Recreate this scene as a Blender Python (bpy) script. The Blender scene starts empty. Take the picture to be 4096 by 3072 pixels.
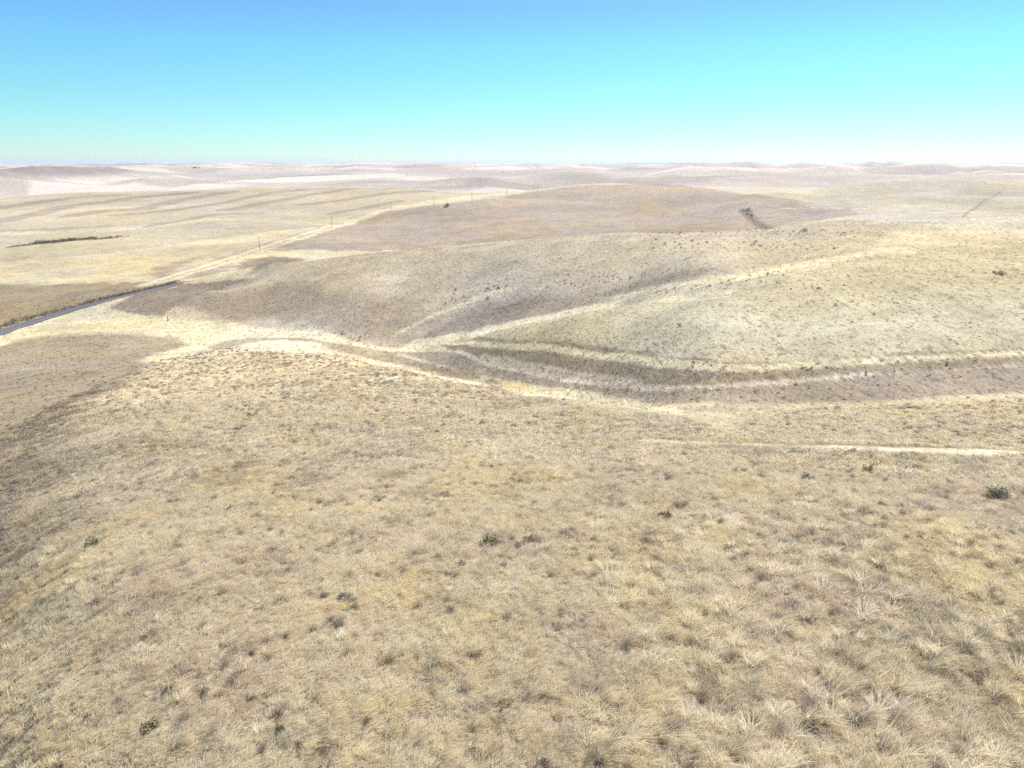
import bpy, bmesh, math, random
import numpy as np
from mathutils import Vector, Matrix

random.seed(7)
rng = np.random.default_rng(11)
sc = bpy.context.scene
C = sc.collection

# ---------------------------------------------------------------- camera
F = 731.0                                   # focal length in pixels of a 1024 wide frame
PITCH = math.atan((384 - 161) / F)          # tilt below the horizon
CZ = 18.0                                   # a drone 18 m over the hilltop
cam = bpy.data.cameras.new('camera')
cam.sensor_fit = 'HORIZONTAL'; cam.sensor_width = 36.0; cam.lens = 36.0 * F / 1024
cam.clip_start = 0.5; cam.clip_end = 60000
camo = bpy.data.objects.new('camera', cam); C.objects.link(camo)
camo.location = (0, 0, CZ); camo.rotation_euler = (math.pi / 2 - PITCH, 0, 0)
sc.camera = camo

# ---------------------------------------------------------------- sky, sun, exposure
SUN_AZ = math.radians(40)                   # to the right of the view, clockwise from +Y
SUN_EL = math.radians(49)
w = bpy.data.worlds.new('World'); sc.world = w; w.use_nodes = True
nt = w.node_tree; nt.nodes.clear()
sky = nt.nodes.new('ShaderNodeTexSky'); sky.sky_type = 'NISHITA'; sky.sun_disc = False
sky.sun_elevation = SUN_EL; sky.sun_rotation = SUN_AZ
sky.altitude = 600; sky.air_density = 1.0; sky.dust_density = 0.2; sky.ozone_density = 3.0
bg = nt.nodes.new('ShaderNodeBackground'); bg.inputs['Strength'].default_value = 0.15
wo = nt.nodes.new('ShaderNodeOutputWorld')
tc = nt.nodes.new('ShaderNodeTexCoord'); sx = nt.nodes.new('ShaderNodeSeparateXYZ'); cr = nt.nodes.new('ShaderNodeValToRGB'); mu = nt.nodes.new('ShaderNodeMix')
mu.data_type = 'RGBA'; mu.blend_type = 'MULTIPLY'; mu.inputs[0].default_value = 1.0
SKY_TINT = [(0, (.325, .435, .51)), (.03, (.28, .43, .475)), (.075, (.25, .43, .45)), (.134, (.24, .435, .48)), (.18, (.245, .38, .53)), (.32, (.56, .62, .68)), (1, (.95, .90, .82))]
while len(cr.color_ramp.elements) < len(SKY_TINT): cr.color_ramp.elements.new(.5)
for k_, (p_, c_) in enumerate(SKY_TINT): cr.color_ramp.elements[k_].position = p_; cr.color_ramp.elements[k_].color = c_ + (1,)
nt.links.new(tc.outputs['Generated'], sx.inputs[0]); nt.links.new(sx.outputs[2], cr.inputs[0])     # tint by height above the horizon; unseen upper sky warmed for its fill
nt.links.new(sky.outputs[0], mu.inputs[6]); nt.links.new(cr.outputs[0], mu.inputs[7])
nt.links.new(mu.outputs[2], bg.inputs[0]); nt.links.new(bg.outputs[0], wo.inputs[0])

sun = bpy.data.lights.new('sun', 'SUN'); sun.energy = 3.5; sun.angle = math.radians(0.6)
sun.color = (1.0, 0.95, 0.86)
suno = bpy.data.objects.new('sun', sun); C.objects.link(suno)
sd = Vector((math.sin(SUN_AZ) * math.cos(SUN_EL), math.cos(SUN_AZ) * math.cos(SUN_EL), math.sin(SUN_EL)))
suno.rotation_euler = (-sd).to_track_quat('-Z', 'Y').to_euler()
suno.location = (60, 20, 80)

sc.view_settings.view_transform = 'Standard'; sc.view_settings.look = 'None'
sc.view_settings.exposure = 1.06; sc.view_settings.gamma = 1.0
sc.render.engine = 'CYCLES'
sc.cycles.use_denoising = False; sc.cycles.adaptive_threshold = 0.02
sc.cycles.max_bounces = 6; sc.cycles.diffuse_bounces = 3; sc.cycles.transmission_bounces = 3
sc.cycles.volume_bounces = 0; sc.cycles.sample_clamp_indirect = 4.0

# ---------------------------------------------------------------- pixel <-> place
def ray(px, py):
    """azimuth and slope (rise per metre of ground distance) of the line of sight through a point of the frame"""
    X = (np.asarray(px, float) - 512) / F; Y = (384 - np.asarray(py, float)) / F
    cp, sp = math.cos(PITCH), math.sin(PITCH)
    dx, dy, dz = X, cp + Y * sp, -sp + Y * cp
    return np.arctan2(dx, dy), dz / np.hypot(dx, dy)

# ---------------------------------------------------------------- noise on a lattice
def vnoise(x, y, seed=0):
    xi = np.floor(x).astype(np.int64); yi = np.floor(y).astype(np.int64)
    fx = x - xi; fy = y - yi
    fx = fx * fx * fx * (fx * (fx * 6 - 15) + 10); fy = fy * fy * fy * (fy * (fy * 6 - 15) + 10)
    def h(a, b):
        n = (a * 374761393 + b * 668265263 + seed * 982451653) & 0xffffffff
        n = ((n ^ (n >> 13)) * 1274126177) & 0xffffffff
        return ((n ^ (n >> 16)) & 0xffff) / 32767.5 - 1.0
    a = h(xi, yi); b = h(xi + 1, yi); c = h(xi, yi + 1); d = h(xi + 1, yi + 1)
    return (a * (1 - fx) + b * fx) * (1 - fy) + (c * (1 - fx) + d * fx) * fy
def fbm(x, y, seed=0, octs=4, lac=2.03, gain=0.5):
    s = np.zeros_like(x, dtype=float); a = 1.0
    for o in range(octs):
        s += a * vnoise(x + 17.3 * o, y - 9.1 * o, seed + o); x = x * lac; y = y * lac; a *= gain
    return s
def sstep(a, b, v):
    t = np.clip((v - a) / (b - a), 0, 1); return t * t * (3 - 2 * t)

# ---------------------------------------------------------------- the lie of the land
# survey lines running away from the camera hill: (frame x, height at the near end, steps).
# a step is (frame y, rising grade) or (frame y, height); ('f', metres on, change of height) is dead ground behind a brow
COLS=[
(-90,-3,[(700,-4.5),(600,-8),(500,-16),(450,-23),(400,-32),(352,-45),(335,-47),(310,-47),(283,-48),(262,-49),(245,-48),(236,-46),('f',40,-5),(230,-48),(215,-44),(198,-39)]),
(0,-1.5,[(700,-2.2),(600,-4.5),(500,-11),(450,-18),(400,-28),(375,-35),(350,-43.5),(333,-46),(310,-46),(283,-47),(262,-48),(245,-47),(236,-45),('f',40,-5),(230,-47),(215,-43),(197,-38)]),
(70,-.6,[(700,-.9),(600,-2.),(500,-6.5),(450,-12),(400,-21.5),(372,-30),(350,-42),(335,-45.5),(316,-45.5),(290,-46),(268,-47),(255,-46.5),(233,-43.5),('f',40,-5),(228,-45),(210,-40),(194,-36)]),
(140,-.3,[(700,-.5),(600,-1.3),(500,-5),(450,-10),(400,-18.5),(363,-31),(350,-42),(335,-45.5),(318,-45),(298,-42),(270,-45),(250,-45),(229,-42),('f',40,-4),(225,-43.5),(205,-38),(191,-34)]),
(210,0,[(700,-.3),(600,-1.1),(500,-4.3),(450,-9),(400,-17),(370,-25.5),(350,-39),(340,-45),(321,-45),(303,-41),(291,-38.5),('f',18,-6),(282,-41),(258,-44),(242,-44),(220,-38),('f',35,-3),(215,-38.5),(200,-36),(187,-30)]),
(280,0,[(700,-.2),(600,-.9),(500,-4),(450,-8.5),(400,-17),(370,-25),(350,-38),(340,-45),(322,-44.5),(300,.17),(275,.16),(259,.06),('f',45,-13),(252,-42),(240,-40),('f',25,-2),(231,-41),(215,-38),(200,-34),(186,-29)]),
(350,0,[(700,-.2),(600,-.9),(500,-3.7),(450,-8),(400,-16.5),(370,-25),(357,-30),('f',40,-13),(350,-43.5),(338,.02),(300,.18),(275,.17),(256.5,.07),('f',50,-13),(245,-42),(224,-40),('f',40,-5),(215,-40),(200,-33),(185,-26)]),
(420,0,[(700,-.2),(600,-.9),(500,-3.5),(450,-8),(400,-16.5),(372,-25),('f',40,-14),(362,-39),(350,-41),(343,.02),(310,.17),(280,.16),(248.5,.07),('f',55,-13),(235,-40),(215,-36),(206.5,-30),('f',70,-8),(200,-34),(188,-29)]),
(490,0,[(700,-.2),(600,-.9),(500,-3.5),(450,-8),(400,-17),(385.5,-21),('f',35,-13),(378,-34.8),(364,.12),(345,.34),(337,.2),(331,.03),('f',18,-4),(322,.1),(295,.17),(265,.15),(242.5,.07),('f',60,-12),(228,-36),(208,-29),(198.5,-24),('f',80,-10),(195,-28)]),
(560,0,[(700,-.2),(600,-.8),(500,-3.3),(450,-7.5),(420,-12),(399,-17),('f',28,-11.5),(388,-29),(379,.12),(350,.34),(342,.2),(318,.06),('f',22,-5),(308,.1),(280,.17),(255,.15),(236.5,.06),('f',60,-11),(222,-33),(200,-26),(186.5,-16),('f',120,-12)]),
(630,0,[(700,-.2),(600,-.8),(500,-3.1),(450,-7),(425,-11),(406,-15),('f',20,-8.5),(399,-24),(388,.1),(360,.34),(351,.2),(325,.07),(306,.03),('f',20,-5),(297,.1),(270,.16),(250,.14),(233,.05),('f',60,-11),(218,-30),(198,-22),(183.5,-11),('f',120,-12)]),
(700,0,[(700,-.2),(600,-.7),(500,-3),(450,-6.5),(430,-9.5),(416,-12.5),('f',10,-4),(406,-18),(389,.1),(367,.33),(359,.2),(325,.08),(299,.03),('f',15,-3.5),(290,.1),(268,.14),(248,.13),(232,.05),('f',60,-10),(218,-26),(200,-19),(187.5,-11),('f',120,-9)]),
(770,0,[(700,-.2),(600,-.6),(500,-2.7),(460,-5),(442,-7.2),('f',10,-4),(434,-12),(418,-14.5),(404,-17),(385,.1),(368,.32),(361,.18),(325,.08),(295,.08),(274,.02),('f',12,-3),(265,.1),(248,.11),(228.5,.05),('f',60,-9),(218,-22),(205,-17),(194,-12)]),
(840,0,[(700,-.2),(600,-.6),(500,-2.5),(460,-4.5),(444.5,-6),('f',11,-4.5),(436,-11.5),(420,-13.5),(403,-16),(378,.1),(363,.32),(357,.18),(325,.09),(295,.08),(260,.05),(240,.07),(219.5,.05),('f',60,-7),(208,-18),(195,-13),(184,-6)]),
(910,0,[(700,-.2),(600,-.6),(500,-2.3),(465,-4),(447,-5.3),('f',12,-4.8),(437,-11),(420,-13),(399,-15.5),(372,.1),(358,.3),(352,.18),(325,.09),(295,.08),(260,.06),(236,.07),(222,.04),('f',50,-5),(208,-15),(195,-10),(179,0)]),
(980,-.2,[(700,-.3),(600,-.6),(500,-2.2),(465,-3.8),(449,-5),('f',12,-4.8),(438,-11),(420,-12.5),(396,-15),(368,.1),(356,.28),(350,.18),(325,.09),(295,.08),(260,.06),(236,.06),(218,.04),('f',50,-6),(205,-14),(193,-9),(178.5,1)]),
(1050,-.4,[(700,-.5),(600,-.9),(500,-2.2),(465,-3.8),(450,-5),('f',12,-4.8),(438,-11),(420,-12.5),(392,-15),(362,.1),(352,.26),(347,.16),(325,.09),(295,.08),(260,.06),(236,.06),(212,.04),('f',50,-6),(203,-12),(195,-9),(189,-6)]),
(1120,-.6,[(700,-.7),(600,-1.),(500,-2.4),(465,-4),(450,-5),('f',12,-4.8),(438,-11),(420,-12.5),(390,-15),(360,.1),(350,.26),(345,.16),(325,.09),(295,.08),(260,.06),(236,.06),(212,.04),('f',50,-6),(205,-13),(198,-11),(192,-8)]),
]
def survey():
    P = []
    for px, z0, st in COLS:
        th, t = ray(px, 768); r = (z0 - CZ) / t; z = z0
        P.append((float(th), float(r), z))
        for s in st:
            if s[0] == 'f':
                r += s[1]; z += s[2]
            else:
                py, v = s; th, t = ray(px, py)
                if 0 < v < 1:
                    d = (CZ + t * r - z) / (v - t); r += d; z += v * d
                else:
                    z = v; r = (v - CZ) / t
            P.append((float(th), float(r), z))
        last = r
        P.append((float(th), last * 1.22, z - 14))
        for rr, zz in ((1.75, -46), (2.6, -46), (3.8, -45), (5.2, -40), (7.2, -34), (9.5, -20), (12.5, -30), (18, -60)):
            if px >= 840: zz = {2.6: -42, 3.8: -28, 5.2: -36}.get(rr, zz)
            elif px >= 560: zz = {2.6: -42, 3.8: -30, 5.2: -38}.get(rr, zz)
            if rr * 1000 > last * 1.35: P.append((float(th), rr * 1000, zz))
    for th in list(np.linspace(.82, 2 * math.pi - .82, 13)):
        for rr, zz in ((12, .2), (35, -1.5), (90, -9), (200, -22), (450, -30), (1000, -32), (2200, -40), (4500, -40), (9000, -25), (18000, -60)):
            t2 = th if th < math.pi else th - 2 * math.pi
            P.append((t2, rr, zz)); 
    for th in np.linspace(-.8, .8, 7):
        P.append((th, 10.0, .2))
    return np.array(P)
SURV = survey()
KA = 1.15
def basis(th, r):  return KA * th, np.log(r)
def tps_fit(P, lam=2e-4):
    x, y = basis(P[:, 0], P[:, 1]); n = len(x)
    d2 = (x[:, None] - x) ** 2 + (y[:, None] - y) ** 2
    K = 0.5 * d2 * np.log(d2 + 1e-12) + lam * np.eye(n)
    A = np.zeros((n + 3, n + 3)); A[:n, :n] = K; A[:n, n] = 1; A[:n, n + 1] = x; A[:n, n + 2] = y
    A[n, :n] = 1; A[n + 1, :n] = x; A[n + 2, :n] = y
    b = np.zeros(n + 3); b[:n] = P[:, 2]
    return np.linalg.solve(A, b), x, y
WTS, PX, PY = tps_fit(SURV)
def tps_eval(th, r):
    x, y = basis(th, r); sh = x.shape; x = x.ravel(); y = y.ravel(); out = np.empty(len(x))
    n = len(PX); wf = WTS[:n].astype(np.float32)
    for i in range(0, len(x), 20000):
        xs = x[i:i + 20000, None].astype(np.float32); ys = y[i:i + 20000, None].astype(np.float32)
        d2 = (xs - PX.astype(np.float32)) ** 2 + (ys - PY.astype(np.float32)) ** 2
        K = 0.5 * d2 * np.log(d2 + 1e-9)
        out[i:i + 20000] = K @ wf + WTS[n] + WTS[n + 1] * x[i:i + 20000] + WTS[n + 2] * y[i:i + 20000]
    return out.reshape(sh)

TH = np.concatenate([np.arange(-math.pi, -.74, .1), np.arange(-.72, .7201, .002), np.arange(.75, math.pi - .01, .1)])
LR = np.concatenate([np.log([1.5, 3, 5, 7]), np.arange(math.log(9), math.log(1600), .0078), np.arange(math.log(1606), math.log(18000), .012)])
NT, NR = len(TH), len(LR)
GT, GL = np.meshgrid(TH, LR)                # rows: range, columns: azimuth
GR = np.exp(GL); GX = GR * np.sin(GT); GY = GR * np.cos(GT)
GZ = tps_eval(GT, np.maximum(GR, 7.0))
# rolling far country, then small humps and hollows closer by
far = sstep(1150, 2100, GR)
wx = GX + 260 * fbm(GX / 1500, GY / 1500, 3, 2); wy = GY + 260 * fbm(GX / 1500 + 7, GY / 1500, 4, 2)
rid = (1 - np.abs(vnoise(wx / 1000 + 3.1, wy / 620 + 8.2, 5)) * 2.0) + .55 * (1 - np.abs(vnoise(wx / 430 + 1.1, wy / 330 + 2.2, 6)) * 2.0) + .22 * vnoise(wx / 190, wy / 170, 7)
GZ += sstep(5000, 8500, GR) * 18 * fbm(GX / 2600, GY / 2600, 9, 2)
GZ += far * 30 * rid * (1 - .72 * sstep(4000, 9000, GR))
mid = sstep(60, 260, GR)
GZ += mid * (1 - far) * (.55 * fbm(GX / 38, GY / 38, 31, 3) + 1.0 * sstep(250, 700, GR) * fbm(GX / 110, GY / 90, 33, 2))
GZ += .09 * (1 - .3 * mid) * fbm(GX / 5.5, GY / 5.5, 41, 3) * (1 - sstep(600, 1200, GR))
i0 = int(np.searchsorted(TH, -.7199)); i1 = int(np.searchsorted(TH, .7199))

def height(x, y):
    """ground height by bilinear look-up in the survey grid (azimuth within the fine part)"""
    x = np.asarray(x, float); y = np.asarray(y, float)
    th = np.arctan2(x, y); l = np.log(np.maximum(np.hypot(x, y), 1.6))
    j = np.clip(np.searchsorted(TH, th) - 1, 0, NT - 2); i = np.clip(np.searchsorted(LR, l) - 1, 0, NR - 2)
    u = np.clip((th - TH[j]) / (TH[j + 1] - TH[j]), 0, 1); v = np.clip((l - LR[i]) / (LR[i + 1] - LR[i]), 0, 1)
    return (GZ[i, j] * (1 - u) + GZ[i, j + 1] * u) * (1 - v) + (GZ[i + 1, j] * (1 - u) + GZ[i + 1, j + 1] * u) * v
def ground_at(px, py, skip=0.0):
    """the place on the ground seen at a point of the frame"""
    th, t = ray(px, py); rr = np.exp(np.arange(math.log(max(9.0, skip)), math.log(17000), .004))
    zz = height(rr * np.sin(th), rr * np.cos(th)); ln = CZ + t * rr
    k = np.nonzero(zz >= ln)[0]
    if len(k) == 0: k = [int(np.argmin(ln - zz))]
    k = int(k[0])
    if k > 0:
        a = ln[k - 1] - zz[k - 1]; b = zz[k] - ln[k]; f = a / max(a + b, 1e-9); r = rr[k - 1] + f * (rr[k] - rr[k - 1])
    else: r = rr[0]
    x = r * math.sin(th); y = r * math.cos(th)
    return Vector((x, y, float(height(x, y))))
# ---------------------------------------------------------------- vegetation map of the ground (albedo of what grows where, plus some painted shade and haze)
def dens(pts, step=14):
    out = []
    for a, b in zip(pts[:-1], pts[1:]):
        n = max(1, int(math.hypot(b[0] - a[0], b[1] - a[1]) / step))
        for k in range(n): out.append((a[0] + (b[0] - a[0]) * k / n, a[1] + (b[1] - a[1]) * k / n))
    out.append(pts[-1]); return out
def places(pts, step=14):
    return np.array([ground_at(*p)[:2] for p in dens(pts, step)])
XX = GX[:, i0:i1].copy(); YY = GY[:, i0:i1].copy(); RR = GR[:, i0:i1]
WARP = 1.0
COL = np.zeros(XX.shape + (3,))
n1 = fbm(XX / 60, YY / 60, 61, 4); n2 = fbm(XX / 9, YY / 9, 71, 4); n3 = fbm(XX / 300, YY / 220, 81, 4)
EN = fbm(XX / 6.0, YY / 6.0, 91, 4) * (0.35 + RR / 330.0)      # uneven edges, in metres
EN += .45 * fbm(XX / 1.7, YY / 1.7, 95, 2) * (0.3 + RR / 420.0)
def c3(a): return np.array(a, float)
STRAW = c3((.50, .42, .285)); BROWN = c3((.355, .275, .18)); DARK = c3((.20, .15, .11)); PALE = c3((.58, .50, .315))
OLIVE = c3((.25, .20, .135)); FIELD = c3((.45, .37, .25)); STRIPE = c3((.295, .238, .163)); HAY = c3((.51, .42, .255))
BANK = c3((.27, .208, .132)); FAR = c3((.55, .465, .375)); UMBER = c3((.30, .236, .168)); GREY = c3((.44, .385, .29))
COL[:] = STRAW
COL += (sstep(900, 2000, RR))[..., None] * (FAR - STRAW)  # far haze painted into the albedo, paler with distance
def put(mask, col):
    global COL
    COL = COL * (1 - mask[..., None]) + mask[..., None] * col
def seg_dist(P, mx=None):
    d = np.full(XX.shape, 1e9)
    for a, b in zip(P[:-1], P[1:]):
        ab = b - a; L = max(float(ab @ ab), 1e-9)
        t = np.clip(((XX - a[0]) * ab[0] + (YY - a[1]) * ab[1]) / L, 0, 1)
        d = np.minimum(d, np.hypot(XX - a[0] - t * ab[0], YY - a[1] - t * ab[1]))
    return d
def patch(pts, col, soft=3.0, op=1.0, rough=1.0):
    P = places(pts + [pts[0]], 18)
    if soft < 50: soft *= .38
    lo = P.min(0) - 60; hi = P.max(0) + 60
    box = (XX > lo[0]) & (XX < hi[0]) & (YY > lo[1]) & (YY < hi[1])
    x = XX[box]; y = YY[box]; ins = np.zeros(x.shape, bool); d = np.full(x.shape, 1e9)
    for a, b in zip(P[:-1], P[1:]):
        cr = (a[1] > y) != (b[1] > y)
        if abs(b[1] - a[1]) > 1e-9: ins ^= cr & (x < (b[0] - a[0]) * (y - a[1]) / (b[1] - a[1]) + a[0])
        ab = b - a; L = max(float(ab @ ab), 1e-9)
        t = np.clip(((x - a[0]) * ab[0] + (y - a[1]) * ab[1]) / L, 0, 1)
        d = np.minimum(d, np.hypot(x - a[0] - t * ab[0], y - a[1] - t * ab[1]))
    s = np.where(ins, d, -d) + rough * EN[box]
    m = np.zeros(XX.shape); m[box] = op * sstep(-soft, soft, s); put(m, c3(col)); return m
def stroke(pts, width, col, soft=.6, op=1.0, rough=.35):
    if soft < 50: soft *= .5
    d = seg_dist(places(pts)) - width / 2 + rough * EN
    m = op * (1 - sstep(-soft, soft, d)); put(m, c3(col)); return m

# camera hill, its left flank
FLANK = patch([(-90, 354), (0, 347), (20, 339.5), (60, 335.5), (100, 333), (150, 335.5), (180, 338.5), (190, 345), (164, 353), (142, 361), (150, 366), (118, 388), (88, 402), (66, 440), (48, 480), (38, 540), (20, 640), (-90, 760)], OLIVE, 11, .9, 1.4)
# fields left of the road
patch([(-90, 336), (0, 330), (60, 312), (110, 300), (150, 290), (190, 281), (150, 282), (80, 283), (0, 283), (-90, 285)], c3((.295, .23, .138)), 12, 1, 2.0)
patch([(-90, 285), (-90, 264), (0, 263), (111, 254), (206, 241), (285, 231), (300, 233), (240, 248), (200, 260), (150, 273), (110, 280), (50, 284)], HAY, 9, 1, 2.0)
patch([(-90, 262), (0, 262), (111, 253), (206, 240), (285, 230), (330, 226), (280, 218), (213, 221), (135, 230), (0, 236), (-90, 237)], c3((.40, .335, .215)), 5)
patch([(-90, 233), (0, 233), (135, 226), (213, 218), (300, 224), (388, 208), (467, 194), (404, 188), (325, 187), (206, 188), (95, 193), (-90, 199)], FIELD, 12)
for st, wd in (([(-80, 218), (0, 208), (40, 202), (71, 198), (119, 195)], 34), ([(-80, 231), (0, 221), (32, 215), (63, 207), (103, 202), (150, 196), (190, 193)], 34),
               ([(71, 216), (103, 211), (142, 209), (175, 201), (230, 192)], 30), ([(120, 215), (175, 210), (222, 203), (270, 193), (300, 190)], 28),
               ([(226, 210), (270, 202), (310, 195), (349, 189)], 26), ([(300, 205), (345, 200), (390, 193), (430, 191)], 24), ([(150, 226), (213, 215), (260, 213)], 14),
               ([(330, 214), (370, 207), (400, 201)], 14), ([(0, 231), (60, 229), (110, 226)], 10)):
    stroke(st, wd, STRIPE, 8, .8, .5)
# hill with the pole line, its dark face and the pale brow behind
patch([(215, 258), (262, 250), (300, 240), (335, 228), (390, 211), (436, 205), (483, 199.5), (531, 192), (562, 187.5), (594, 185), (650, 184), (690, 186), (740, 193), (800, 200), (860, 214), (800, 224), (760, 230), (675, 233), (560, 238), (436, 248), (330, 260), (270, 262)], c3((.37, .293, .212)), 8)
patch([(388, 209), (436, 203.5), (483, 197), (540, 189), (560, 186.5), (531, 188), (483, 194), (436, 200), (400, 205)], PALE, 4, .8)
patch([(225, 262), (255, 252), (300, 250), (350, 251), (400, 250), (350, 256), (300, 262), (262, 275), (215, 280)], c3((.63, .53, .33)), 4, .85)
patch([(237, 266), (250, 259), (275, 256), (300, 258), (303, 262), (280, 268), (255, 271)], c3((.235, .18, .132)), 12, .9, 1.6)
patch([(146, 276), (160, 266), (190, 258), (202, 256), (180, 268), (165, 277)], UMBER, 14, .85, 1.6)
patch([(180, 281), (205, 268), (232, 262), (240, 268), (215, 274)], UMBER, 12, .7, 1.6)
stroke([(150, 284), (200, 269), (250, 253), (300, 237), (335, 226), (388, 210)], 13, c3((.62, .53, .35)), 5, .95, .8)
for off in (-3, 1.5): stroke([(152, 283 + off), (200, 268 + off), (250, 252 + off), (300, 236 + off * .8), (333, 226 + off * .6)], 2.6, c3((.36, .285, .185)), 1.2, .8)
# ground between the road and the hill nose
patch([(118, 301), (150, 292), (185, 284), (267, 277), (236, 287), (205, 294), (175, 305), (160, 316), (130, 313), (108, 309)], c3((.275, .215, .15)), 3)
stroke([(183, 280), (225, 277), (267, 275)], 4.5, PALE, 2)
# hill in the middle: face, dark foot, small swale
patch([(175, 305), (206, 293), (250, 280), (275, 262), (325, 261), (388, 253), (436, 246), (499, 242), (546, 237), (626, 233), (731, 232), (800, 224), (853, 219), (890, 228), (870, 250), (785, 264), (700, 278), (640, 290), (590, 305), (540, 316), (470, 332), (430, 342), (350, 340), (300, 322), (220, 319)], c3((.42, .345, .235)), 4)
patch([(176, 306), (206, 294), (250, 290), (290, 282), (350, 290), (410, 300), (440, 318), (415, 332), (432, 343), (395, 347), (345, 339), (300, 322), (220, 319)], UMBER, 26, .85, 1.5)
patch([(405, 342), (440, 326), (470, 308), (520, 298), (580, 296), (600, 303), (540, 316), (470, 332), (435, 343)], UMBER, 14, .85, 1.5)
patch([(600, 296), (640, 280), (690, 270), (720, 268), (690, 280), (640, 290)], c3((.30, .235, .17)), 8, .8)
patch([(428, 317), (455, 305), (480, 295), (505, 287), (522, 287), (500, 296), (470, 303), (447, 312)], PALE, 3, .95)
stroke([(392, 336), (410, 327), (430, 317)], 2.5, c3((.55, .45, .29)), 1, .7)
# hill on the right and the pale swales round it
patch([(450, 340), (491, 333), (531, 322), (586, 312), (640, 305), (720, 298), (775, 276), (875, 256), (1000, 240), (1120, 235), (1120, 345), (1022, 350), (900, 355), (800, 363), (720, 362), (650, 354), (594, 346), (539, 341)], c3((.445, .375, .232)), 4)
patch([(402, 347), (415, 340), (450, 334), (470, 330), (462, 337), (440, 345), (415, 353)], PALE, 2.0)
patch([(460, 334), (500, 324), (540, 316), (600, 303), (625, 300), (620, 306), (586, 312), (530, 323), (470, 337)], c3((.66, .57, .37)), 1.6, .85)
patch([(640, 303), (670, 297), (700, 292), (738, 288), (735, 293), (700, 299), (670, 303)], PALE, 2.0)
patch([(690, 284), (740, 275), (785, 265), (830, 257), (876, 251), (868, 257), (800, 268), (740, 281)], PALE, 2.2, .95)
stroke([(620, 296), (660, 288), (700, 281)], 3, c3((.66, .57, .37)), 1, .7)
# cut banks above the draw
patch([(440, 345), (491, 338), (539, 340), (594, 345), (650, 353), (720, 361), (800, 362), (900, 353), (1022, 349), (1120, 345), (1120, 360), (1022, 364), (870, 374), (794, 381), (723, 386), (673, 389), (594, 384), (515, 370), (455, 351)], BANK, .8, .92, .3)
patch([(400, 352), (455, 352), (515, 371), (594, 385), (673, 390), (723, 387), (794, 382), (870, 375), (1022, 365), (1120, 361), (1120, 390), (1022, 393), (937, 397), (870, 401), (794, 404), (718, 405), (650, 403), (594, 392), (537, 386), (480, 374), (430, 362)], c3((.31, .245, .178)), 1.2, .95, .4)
stroke([(445, 343), (491, 345), (539, 347), (594, 355), (641, 360), (718, 368), (758, 368), (819, 364), (903, 359), (1022, 353), (1100, 349)], 2.0, c3((.62, .51, .31)), .5, .95, .12)
stroke([(455, 351), (483, 362), (515, 370), (554, 378), (594, 383.5), (641, 387.5), (673, 388.5), (723, 386), (794, 381), (870, 374)], 1.2, c3((.60, .50, .36)), .35, .9, .08)
stroke([(483, 357), (515, 364), (554, 372), (594, 378), (641, 384)], 2.2, c3((.55, .465, .34)), .7, .8, .3)
stroke([(720, 363), (715, 375), (711, 385), (708, 398)], .5, c3((.55, .45, .32)), .2, .8, .05)
# valley floor: tall bleached grass
patch([(-80, 352), (-80, 336), (0, 335), (41, 322), (59, 314.5), (90, 305), (118, 298), (125, 300), (104, 309), (113, 312), (136, 315), (158, 318), (200, 320), (240, 325), (300, 330), (335, 335), (352, 342), (330, 341), (290, 337), (250, 337), (222, 340), (205, 347), (180, 355), (160, 361), (140, 362), (160, 353), (190, 345), (180, 337), (150, 334), (100, 331), (60, 334), (20, 338), (0, 346)], PALE, 2.6, .95)
patch([(236, 344.5), (260, 339.5), (290, 338.5), (312, 341), (310, 346.5), (325, 350.5), (300, 350), (262, 347)], PALE, 2.2)
patch([(60, 326), (90, 324), (120, 326), (150, 327), (120, 330), (85, 331)], c3((.50, .42, .24)), 2, .7)
patch([(350, 342), (385, 346), (410, 348), (400, 352), (370, 349)], PALE, 1.4, .8)
patch([(260, 337), (312, 339.5), (340, 346), (400, 356), (480, 376), (500, 384), (440, 374), (383, 361), (330, 349), (318, 343)], c3((.30, .235, .145)), 1.4, .9)
patch([(205, 348), (222, 341.5), (250, 338), (290, 337.2), (320, 341), (350, 346), (400, 352), (395, 357), (340, 348), (312, 342), (290, 339.2), (262, 340.5), (240, 345), (222, 349)], c3((.33, .26, .165)), 1.0, .95, .4)
# brow of the camera hill
stroke([(300, 349.5), (325, 352.3), (383, 364.6), (436, 376.6), (483, 385), (527, 394), (578, 401)], 3.2, PALE, 1.2, .9, .2)
patch([(497, 380), (537, 386), (594, 392), (628, 399), (650, 404), (683, 413), (700, 417), (668, 415), (626, 407), (578, 402), (527, 394), (505, 388)], PALE, 1.0, 1, .25)
patch([(496, 380), (525, 384), (540, 389), (527, 393), (505, 388)], c3((.60, .47, .24)), 1, .8, .3)
patch([(655, 408), (690, 413), (742, 411), (748, 424), (722, 428), (690, 420)], c3((.70, .61, .38)), 1.6, .9, .3)
stroke([(690, 404.5), (715, 403.5)], 2.0, PALE, .8, .8, .2)
# right-hand hollow
patch([(745, 405), (870, 402), (1022, 394), (1120, 391), (1120, 420), (1022, 424), (900, 418), (780, 420)], c3((.52, .44, .27)), 3, .8)
BROWL = [(640, 440.5), (700, 443), (770, 445), (840, 447.5), (910, 450), (980, 452), (1050, 453), (1110, 453)]
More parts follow.
